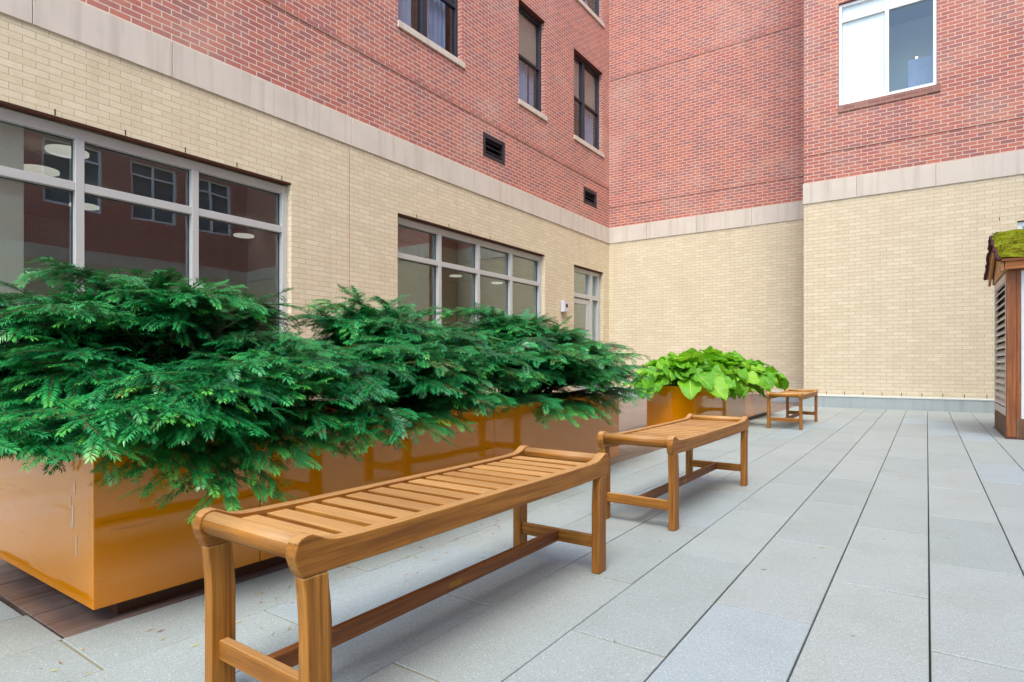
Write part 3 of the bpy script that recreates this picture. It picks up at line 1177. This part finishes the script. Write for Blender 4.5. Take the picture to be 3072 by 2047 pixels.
lv.box(.0, .03, D - .135, D - .102, .247, 1.84)
lv.box(.0, .03, .135, D - .135, .247, .33)
lv.box(.0, .03, .135, D - .135, 1.76, 1.84)
nl = 17
for i in range(nl):
    z = .345 + (1.75 - .345) * i / nl
    lv.add([(.002, .135, z), (.002, D - .135, z), (.045, D - .135, z + .062), (.045, .135, z + .062),
            (.002, .135, z + .012), (.002, D - .135, z + .012), (.045, D - .135, z + .074), (.045, .135, z + .074)],
           [(0, 1, 2, 3), (4, 7, 6, 5), (0, 4, 5, 1), (3, 2, 6, 7), (0, 3, 7, 4), (1, 5, 6, 2)])
lv.build('louvre', M['louvre'], ko)
# fascia, gable and roof
k = MB()
k.box(-.02, kw + .02, -.10, -.075, 1.862, 1.945)
k.build('fascia', M['cedar_x'], ko, bevel=.003)
yr = D / 2
for xa, xb in ((-.012, .012), (kw - .012, kw + .012)):
    k = MB()
    k.prism([(-.07, 1.858), (D + .07, 1.858), (D + .07, 1.93), (yr, 2.30), (-.07, 1.93)], 0, xa, xb)
    k.build('gable_panel', M['cedar_y'], ko)
for xa, xb in ((-.055, -.03),):
    k = MB()
    k.prism([(-.10, 1.85), (-.02, 1.85), (yr, 2.235), (D + .02, 1.85), (D + .10, 1.85), (D + .10, 1.94), (yr, 2.335), (-.10, 1.94)], 0, xa, xb)
k.build('gable_board', M['cedar_y'], ko, bevel=.002)
mv, mf = [], []
NX, NY = 60, 26
from mathutils import noise as mn
def moss_side(mb, ya, yb, za, zb, flip):
    vs, fs = [], []
    for i in range(NX + 1):
        for j in range(NY + 1):
            x_ = -.075 + (kw + .15) * i / NX
            s_ = j / NY
            y_ = ya + (yb - ya) * s_
            z_ = za + (zb - za) * s_
            nn = mn.fractal(Vector((x_ * 3.2 + 3, y_ * 9, 5.1 if flip else 1.2)), 1.0, 2.0, 4)
            bumpv = .03 + .035 * nn + .018 * abs(math.sin(s_ * 13 + nn * 2))
            ny_ = -(zb - za) if not flip else (zb - za)
            nrm = Vector((0, -(zb - za) / 1.0, abs(yb - ya))).normalized()
            if flip:
                nrm = Vector((0, (zb - za), abs(yb - ya))).normalized()
            edge = min(1, min(i, NX - i) / 2.0) * min(1, j / 1.5)
            p_ = Vector((x_ + (0 if 0 < i < NX else .012 * nn), y_, z_)) + nrm * (bumpv * (.35 + .65 * edge))
            vs.append(p_)
    for i in range(NX):
        for j in range(NY):
            a_ = i * (NY + 1) + j
            fs.append((a_, a_ + NY + 1, a_ + NY + 2, a_ + 1))
    mb.add(vs, fs, None, True)
k = MB()
moss_side(k, -.16, yr, 1.965, 2.36, False)
moss_side(k, D + .16, yr, 1.965, 2.36, True)
ms = k.build('moss_roof', M['moss'], ko)
# tufts, so that the moss reads as a fibrous cushion
k = MB()
for _ in range(5200):
    fl_ = random.random() < .35
    s_ = random.random() ** .9
    x_ = random.uniform(-.08, kw + .08)
    y_ = (-.17 + (yr + .17) * s_) if not fl_ else (D + .17 - (yr + .17) * s_)
    z_ = 1.985 + (2.385 - 1.985) * s_ + random.uniform(0, .03)
    a_ = random.uniform(0, 6.283)
    h_ = random.uniform(.012, .03)
    d_ = Vector((math.cos(a_) * .012, math.sin(a_) * .012 + (-.012 if not fl_ else .012), h_))
    b_ = Vector((-math.sin(a_), math.cos(a_), 0)) * .0035
    p_ = Vector((x_, y_, z_))
    k.add([p_ - b_, p_ + b_, p_ + d_], [(0, 1, 2)])
k.build('moss_tufts', M['moss'], ms, recalc=False)
k = MB()
for (ya, yb) in ((-.17, yr), (D + .17, yr)):
    pts = []
    for s_ in range(15):
        f_ = s_ / 14
        pts.append((random.uniform(-.085, -.072), ya + (yb - ya) * f_, 1.955 + .395 * f_ + random.uniform(-.012, .012)))
    k.tube(pts, [random.uniform(.014, .026) for _ in pts], 7)
k.build('roof_edge', M['moss_edge'], ms)
k = MB()
k.prism([(-.14, 1.945), (yr, 2.34), (D + .14, 1.945), (D + .14, 1.972), (yr, 2.37), (-.14, 1.972)], 0, -.07, kw + .07)
k.build('roof_deck', M['cedar_x'], ko)

# ------------------------------------------------------------------ yew shrubs
class Shrub:
    def __init__(self):
        self.tw = []              # p0(3) d(3) len droop up(3) age0 age1 rnd nlen

    def twig(self, p0, d, ln, droop, up, a0, a1, rnd, nl):
        self.tw.append((*p0, *d, ln, droop, *up, a0, a1, rnd, nl))

    def needles(self, spacing):
        T = np.array(self.tw)
        cnt = np.maximum(3, (T[:, 6] / spacing)).astype(int)
        idx = np.repeat(np.arange(len(T)), cnt)
        first = np.repeat(np.cumsum(cnt) - cnt, cnt)
        s = (np.arange(len(idx)) - first + .5) / cnt[idx]
        q = T[idx]
        p0, d, ln, dr, up = q[:, 0:3], q[:, 3:6], q[:, 6:7], q[:, 7:8], q[:, 8:11]
        z = np.array([[0, 0, 1.0]])
        pos = p0 + d * ln * s[:, None] - z * dr * ln * (s[:, None] ** 2)
        tan = d - z * 2 * dr * s[:, None]
        tan /= np.linalg.norm(tan, axis=1, keepdims=True)
        side = np.cross(tan, up)
        side /= np.linalg.norm(side, axis=1, keepdims=True) + 1e-9
        nup = np.cross(side, tan)
        V, A, RN = [], [], []
        nn = len(idx)
        for sg in (1, -1):
            ang = np.radians(rng.normal(58, 7, nn))[:, None]
            ang = ang * (1 - .55 * s[:, None] ** 4)
            lift = rng.normal(.14, .13, nn)[:, None]
            dirn = np.cos(ang) * tan + np.sin(ang) * side * sg + lift * nup
            dirn /= np.linalg.norm(dirn, axis=1, keepdims=True)
            L = q[:, 14:15] * (.62 + .38 * np.sin(np.pi * np.clip(s[:, None] * .85 + .12, 0, 1))) * rng.uniform(.82, 1.1, (nn, 1))
            wv = np.cross(dirn, nup)
            wv /= np.linalg.norm(wv, axis=1, keepdims=True) + 1e-9
            w = .0019
            tip = pos + dirn * L - z * (L * .12) - nup * (L * .06)
            mid = pos + dirn * L * .5 + nup * L * .03
            V.append(np.stack([pos + wv * w * .45, mid + wv * w, tip, mid - wv * w], 1))
            A.append(q[:, 11] * (1 - s) + q[:, 12] * s)
            RN.append(np.clip(q[:, 13] + rng.normal(0, .12, nn), 0, 1))
        V = np.concatenate(V).reshape(-1, 3)
        return V, np.concatenate(A), np.concatenate(RN)


def bez(p0, p1, p2, t):
    return p0 * (1 - t) ** 2 + p1 * 2 * t * (1 - t) + p2 * t * t


def yew(label, root, tips, seed, spacing=.0042, nl=.027, dens=1.0):
    rs = np.random.default_rng(seed)
    t = thing('yew_shrub', label, 'shrub', root, 0, 'spreading yew shrubs in the long planter')
    root = np.array(root, float)
    sh = Shrub()
    wood = MB()
    for tip in tips:
        tip = np.array(tip, float)
        p0 = root + np.array([rs.normal(0, .07), rs.normal(0, .12), -.02])
        v = tip - p0
        ln = np.linalg.norm(v)
        hz = np.array([v[0], v[1], 0])
        mid = p0 + v * rs.uniform(.38, .55) + rs.normal(0, .03, 3)
        mid[2] = max(tip[2] + rs.normal(.06, .05), root[2] + .10 + rs.uniform(0, .06))
        pts = [bez(p0, mid, tip, q) for q in np.linspace(0, 1, 9)]
        r0 = .0045 + .004 * ln
        wood.tube([p - root for p in pts], [r0 * (1 - .8 * i / 8) for i in range(9)], 5, False, rs.random())
        t0 = max(.18, 1 - .62 / max(ln, .3))
        brnd = rs.uniform(0, .75)
        bl = np.linalg.norm(np.diff(np.array(pts), axis=0), axis=1).sum()
        n_side = int((1 - t0) * bl / .030 * dens)
        young = rs.uniform(.55, 1.0)
        # leader needles
        seg = np.linspace(t0, 1, 7)
        for a_, b_ in zip(seg[:-1], seg[1:]):
            pa, pb = bez(p0, mid, tip, a_), bez(p0, mid, tip, b_)
            d = pb - pa
            l_ = np.linalg.norm(d)
            up = np.array([rs.normal(0, .12), rs.normal(0, .12), 1])
            sh.twig(pa, d / l_, l_, 0.02, up, .15 + .6 * a_ * young, .2 + .6 * b_ * young, brnd, nl)
        d = tip - bez(p0, mid, tip, .93)
        d /= np.linalg.norm(d)
        sh.twig(tip, d, rs.uniform(.05, .10), .15, (0, 0, 1), .7 * young, 1.0 * young, brnd, nl * .85)
        for i in range(n_side):
            f = (i + rs.uniform(.1, .9)) / n_side
            q = t0 + (1 - t0) * f
            pa = bez(p0, mid, tip, q)
            tg = bez(p0, mid, tip, min(1, q + .03)) - bez(p0, mid, tip, q - .03)
            tg /= np.linalg.norm(tg)
            sd_ = np.cross(tg, [0, 0, 1.0])
            nrm_ = np.linalg.norm(sd_)
            if nrm_ < .15:
                sd_ = np.array([rs.normal(), rs.normal(), 0])
                nrm_ = np.linalg.norm(sd_)
            sd_ /= nrm_
            sg = 1 if i % 2 else -1
            d = tg * rs.uniform(.45, .8) + sd_ * sg * rs.uniform(.7, 1.0) + np.array([0, 0, rs.normal(-.02, .15)])
            d /= np.linalg.norm(d)
            tl = (.05 + .15 * math.sin(math.pi * min(1, .22 + .78 * (1 - f) ** .8))) * rs.uniform(.7, 1.25)
            up = np.array([rs.normal(.12, .22), rs.normal(-.10, .22), 1])
            dr = rs.uniform(.04, .34)
            yg = young * rs.uniform(.75, 1.1)
            sh.twig(pa, d, tl, dr, up, .12 + .3 * f, (.45 + .45 * f) * yg, np.clip(brnd + rs.normal(0, .15), 0, 1), nl)
            wood.tube([pa - root, pa + d * tl * .5 - np.array([0, 0, dr * tl * .25]) - root, pa + d * tl * .95 - np.array([0, 0, dr * tl * .9]) - root], [.0021, .0016, .0009], 3, False, rs.random())
            ns = int(tl / .052)
            for j in range(ns):
                fj = (j + .6) / (ns + .3)
                if fj > .86:
                    continue
                pb = pa + d * tl * fj - np.array([0, 0, dr * tl * fj * fj])
                s2 = np.cross(d, [0, 0, 1.0])
                s2 /= np.linalg.norm(s2) + 1e-6
                d2 = d * rs.uniform(.5, .8) + s2 * (1 if j % 2 else -1) * rs.uniform(.6, 1) + np.array([0, 0, rs.normal(-.06, .16)])
                d2 /= np.linalg.norm(d2)
                sh.twig(pb, d2, rs.uniform(.05, .095), rs.uniform(.05, .35), up + rs.normal(0, .10, 3), .25 + .25 * f, (.5 + .5 * f) * yg, np.clip(brnd + rs.normal(0, .18), 0, 1), nl * rs.uniform(.8, 1))
    V, A, RN = sh.needles(spacing)
    V -= root[None, :]
    nq = len(V) // 4
    me = bpy.data.meshes.new('foliage')
    me.vertices.add(nq * 4)
    me.vertices.foreach_set('co', V.astype(np.float32).ravel())
    me.loops.add(nq * 4)
    me.loops.foreach_set('vertex_index', np.arange(nq * 4, dtype=np.int32))
    me.polygons.add(nq)
    me.polygons.foreach_set('loop_start', np.arange(0, nq * 4, 4, dtype=np.int32))
    for nm, dat in (('age', A), ('rnd', RN)):
        at = me.attributes.new(nm, 'FLOAT', 'FACE')
        at.data.foreach_set('value', dat.astype(np.float32))
    me.materials.append(M['needle'])
    me.update(calc_edges=True)
    me.validate()
    o_ = bpy.data.objects.new('foliage', me)
    COL.objects.link(o_)
    o_.parent = t
    wood.build('branches', M['bark'], t, recalc=False)
    print('shrub', nq, 'needles')
    return t


def shape_tips(root, n, seed, rx0, rx1, ry0, ry1, ztop, zlow):
    """branch ends over a flattened, spreading crown : rx towards the wall / the courtyard, ry along the planter"""
    rs = np.random.default_rng(seed)
    out = []
    for i in range(n):
        az = rs.uniform(0, 2 * math.pi)
        e = rs.uniform(0, 1) ** .85                # 0 = rim, 1 = top
        hr = math.cos(e * math.pi / 2) ** .55 * rs.uniform(.72, 1.03)
        cx, sy = math.cos(az), math.sin(az)
        x_ = root[0] + cx * hr * (rx1 if cx > 0 else rx0)
        y_ = root[1] + sy * hr * (ry1 if sy > 0 else ry0)
        z_ = zlow + (ztop - zlow) * (e ** .75) * rs.uniform(.88, 1.04) + rs.normal(0, .03)
        for _ in range(4):          # a clump of branch ends, with a gap to the next clump
            out.append((x_ + rs.normal(0, .075), y_ + rs.normal(0, .085), z_ + rs.normal(0, .022)))
    return out


r1, r2, r3 = (-2.66, 1.30, .53), (-2.60, 2.55, .53), (-2.58, 3.85, .53)
t1 = [p_ for p_ in shape_tips(r1, 36, 3, .62, .62, .95, .78, 1.12, .67) if not (p_[1] < .98 and p_[2] > .86)]
fr_ = np.random.default_rng(77)
t1 += [(fr_.uniform(-2.1, -1.9), fr_.uniform(.85, 2.0), fr_.uniform(.56, .84)) for _ in range(28)]
t1 += [(fr_.uniform(-3.1, -2.2), fr_.uniform(.55, .8), fr_.uniform(.60, .88)) for _ in range(22)]
t1 += [(fr_.uniform(-3.0, -2.1), fr_.uniform(.48, .68), fr_.uniform(.57, .68)) for _ in range(22)]
t1 += [(fr_.uniform(-3.0, -2.45), fr_.uniform(.70, 1.0), fr_.uniform(.86, 1.06)) for _ in range(22)]
t1 += [(-2.95, .93, 1.205), (-2.9, 1.10, 1.19), (-2.9, 1.30, 1.19), (-2.85, 1.5, 1.17), (-2.75, 1.75, 1.12), (-2.8, .70, 1.07), (-2.75, .45, 1.02), (-2.7, .2, .9),
       (-1.95, 1.04, .45), (-1.99, .95, .50), (-1.95, 1.12, .41), (-1.97, 1.20, .46), (-2.05, .88, .57), (-2.08, .76, .61), (-2.15, .68, .63), (-2.25, .62, .63), (-2.4, .52, .64), (-2.3, .72, .66), (-2.5, .60, .68),
       (-1.95, 1.3, .52), (-1.97, 1.45, .53), (-1.93, 1.74, .54), (-1.96, 1.62, .56), (-1.9, 1.85, .62), (-2.0, 1.2, .66), (-1.92, 1.0, .66), (-1.95, .85, .70), (-2.0, .7, .66)]
t2 = shape_tips(r2, 27, 5, .55, .62, .80, .80, 1.08, .67)
t2 += [(fr_.uniform(-2.1, -1.92), fr_.uniform(2.0, 3.1), fr_.uniform(.68, .90)) for _ in range(22)]
t2 += [(-2.75, 2.1, 1.16), (-2.72, 2.3, 1.16), (-2.7, 2.55, 1.17), (-2.72, 1.98, 1.08), (-1.93, 2.02, .53), (-1.95, 2.2, .56), (-1.98, 2.42, .60), (-1.95, 2.35, .66), (-1.95, 2.7, .64)]
t3 = shape_tips(r3, 36, 9, .58, .62, .95, 1.05, 1.15, .67)
t3 += [(fr_.uniform(-2.1, -1.92), fr_.uniform(3.1, 4.5), fr_.uniform(.68, .90)) for _ in range(22)]
t3 += [(-2.7, 3.2, 1.2), (-2.7, 3.45, 1.21), (-2.7, 3.9, 1.19), (-2.65, 4.25, 1.18), (-2.5, 4.7, 1.05), (-2.3, 4.95, .97), (-2.2, 5.02, .92), (-2.2, 5.08, .80), (-2.15, 5.1, .72), (-2.15, 4.98, .60),
       (-1.95, 3.35, .50), (-1.95, 3.6, .50), (-1.95, 3.86, .50), (-1.97, 4.1, .54), (-2.0, 4.4, .57), (-2.05, 4.75, .60), (-1.95, 3.0, .60)]
yew('big yew drooping over the near front corner of the long ochre planter', r1, t1, 21, .0036, .033)
yew('middle yew of the long planter, its branch reaching up before cream brick', r2, t2, 22, .0039, .033)
yew('yew at the far end of the long planter, reaching towards the hostas', r3, t3, 23, .0042, .033)

# ------------------------------------------------------------------ hostas
def hosta(label, root, n, seed, rad, ztop, zrim, size=.27):
    rs = random.Random(seed)
    t = thing('hosta_plant', label, 'plant', root, 0, 'lime green hostas')
    lv_, st_ = MB(), MB()
    uvs = []
    root = Vector(root)
    for i in range(n):
        f = i / (n - 1)                     # 0 = centre/top , 1 = rim
        az = i * 2.39996 + rs.uniform(-.35, .35)
        hr = (.12 + .80 * f ** .75) * rs.uniform(.85, 1.1)
        bx_ = math.cos(az) * hr * rad[0]
        by_ = math.sin(az) * hr * rad[1]
        bz = ztop - (ztop - zrim) * f ** 1.3 + rs.uniform(-.03, .04)
        bz *= 1
        L = size * rs.uniform(.8, 1.2)
        Wd = L * rs.uniform(.80, 1.0)
        out = Vector((math.cos(az), math.sin(az), 0))
        az2 = az + rs.uniform(-.5, .5)
        out = Vector((math.cos(az2), math.sin(az2), 0))
        pitch = .12 - .85 * f ** 1.4 + rs.uniform(-.3, .3)         # nose-down toward the rim
        if f < .12:
            pitch = rs.uniform(.1, .7)
        fw = (out * math.cos(pitch) + Vector((0, 0, math.sin(pitch)))).normalized()
        side = out.cross(Vector((0, 0, 1))).normalized()
        roll = rs.uniform(-.45, .45)
        up = side.cross(fw).normalized()
        side, up = side * math.cos(roll) + up * math.sin(roll), up * math.cos(roll) - side * math.sin(roll)
        base = Vector((bx_, by_, bz - root.z)) - fw * L * .35
        NU, NV = 8, 10
        curl = rs.uniform(.15, .5)
        cup = rs.uniform(.10, .30)
        ph = rs.uniform(0, 6.28)
        vs, uv = [], []
        for a in range(NV + 1):
            s = a / NV
            wd = (math.sin(math.pi * min(1, s ** .66)) ** .62) * (1 - .12 * s) if 0 < s < 1 else (.25 if s == 0 else 0.0)
            wd = max(wd, .02)
            for b in range(NU + 1):
                c_ = b / NU * 2 - 1
                lobes = .05 * L * (abs(c_) ** 2) * (1 - s) * (1 if s < .25 else 0)
                x_ = c_ * wd * Wd / 2
                y_ = s * L - lobes
                z_ = -curl * L * .5 * (s ** 2) + cup * abs(c_) ** 1.5 * wd * Wd * .5 + (.02 * math.sin(c_ * 2.2 + s * 9 + ph) + .012 * math.sin(s * 21 + ph * 2)) * abs(c_) + .006 * math.sin(s * 17 + ph + b)
                vs.append(base + side * x_ + fw * y_ + up * z_)
                uv.append((b / NU, s))
        fs = []
        for a in range(NV):
            for b in range(NU):
                q = a * (NU + 1) + b
                fs.append((q, q + 1, q + NU + 2, q + NU + 1))
        lv_.add(vs, fs, rs.random(), True)
        for fc in fs:
            uvs += [uv[q] for q in fc]
        p0 = Vector((rs.uniform(-.06, .06), rs.uniform(-.1, .1), -.03))
        md = (p0 + base) / 2 + Vector((0, 0, .10))
        st_.tube([p0, (p0 + md) / 2 + Vector((0, 0, .04)), md, (md + base) / 2 + Vector((0, 0, .03)), base + fw * .01], [.007, .006, .0055, .005, .004], 5, False)
    ob = lv_.build('leaves', M['hosta'], t, recalc=False)
    ul = ob.data.uv_layers.new(name='UVMap')
    ul.data.foreach_set('uv', [c for q in uvs for c in q])
    st_.build('stems', M['petiole'], t, recalc=False)
    return t


hosta('nearest lime green hosta, its leaves spilling over the ochre end panel', (-2.43, 7.12, .5), 88, 4, (.66, .86), .86, .56, .29)
hosta('tallest lime green hosta in the middle of its planter, with one big upright leaf', (-2.40, 8.35, .5), 90, 6, (.62, .86), .93, .52, .29)
hosta('lime green hosta at the far end of its planter, next to the farthest bench', (-2.40, 9.85, .5), 78, 8, (.60, .95), .82, .54, .27)

# ------------------------------------------------------------------ fallen needles
k = MB()
for i in range(210):
    if i < 150:
        x_, y_ = -2.1 + abs(random.gauss(0, .28)), random.uniform(.2, 3.4)
    else:
        x_, y_ = random.uniform(-2.6, .9), random.uniform(.3, 7)
    if x_ < -2.0 and y_ > .72:
        x_ = -2.0 + random.uniform(0, .25)
    a_ = random.uniform(0, 6.283)
    l_, w_ = random.uniform(.006, .016), random.uniform(.0010, .0022)
    if random.random() < .12:
        l_, w_ = random.uniform(.008, .014), random.uniform(.003, .005)
    d_ = Vector((math.cos(a_), math.sin(a_), 0))
    s_ = Vector((-d_.y, d_.x, 0))
    p_ = Vector((x_, y_, .0035))
    k.add([p_ - d_ * l_, p_ + s_ * w_ + Vector((0, 0, .002)), p_ + d_ * l_ + Vector((0, 0, random.uniform(0, .004))), p_ - s_ * w_], [(0, 1, 2, 3)])
o = k.build('fallen_needles', M['litter'], recalc=False)
o['kind'] = 'stuff'
o['label'] = 'brown and yellow fallen needles scattered on the grey pavers'
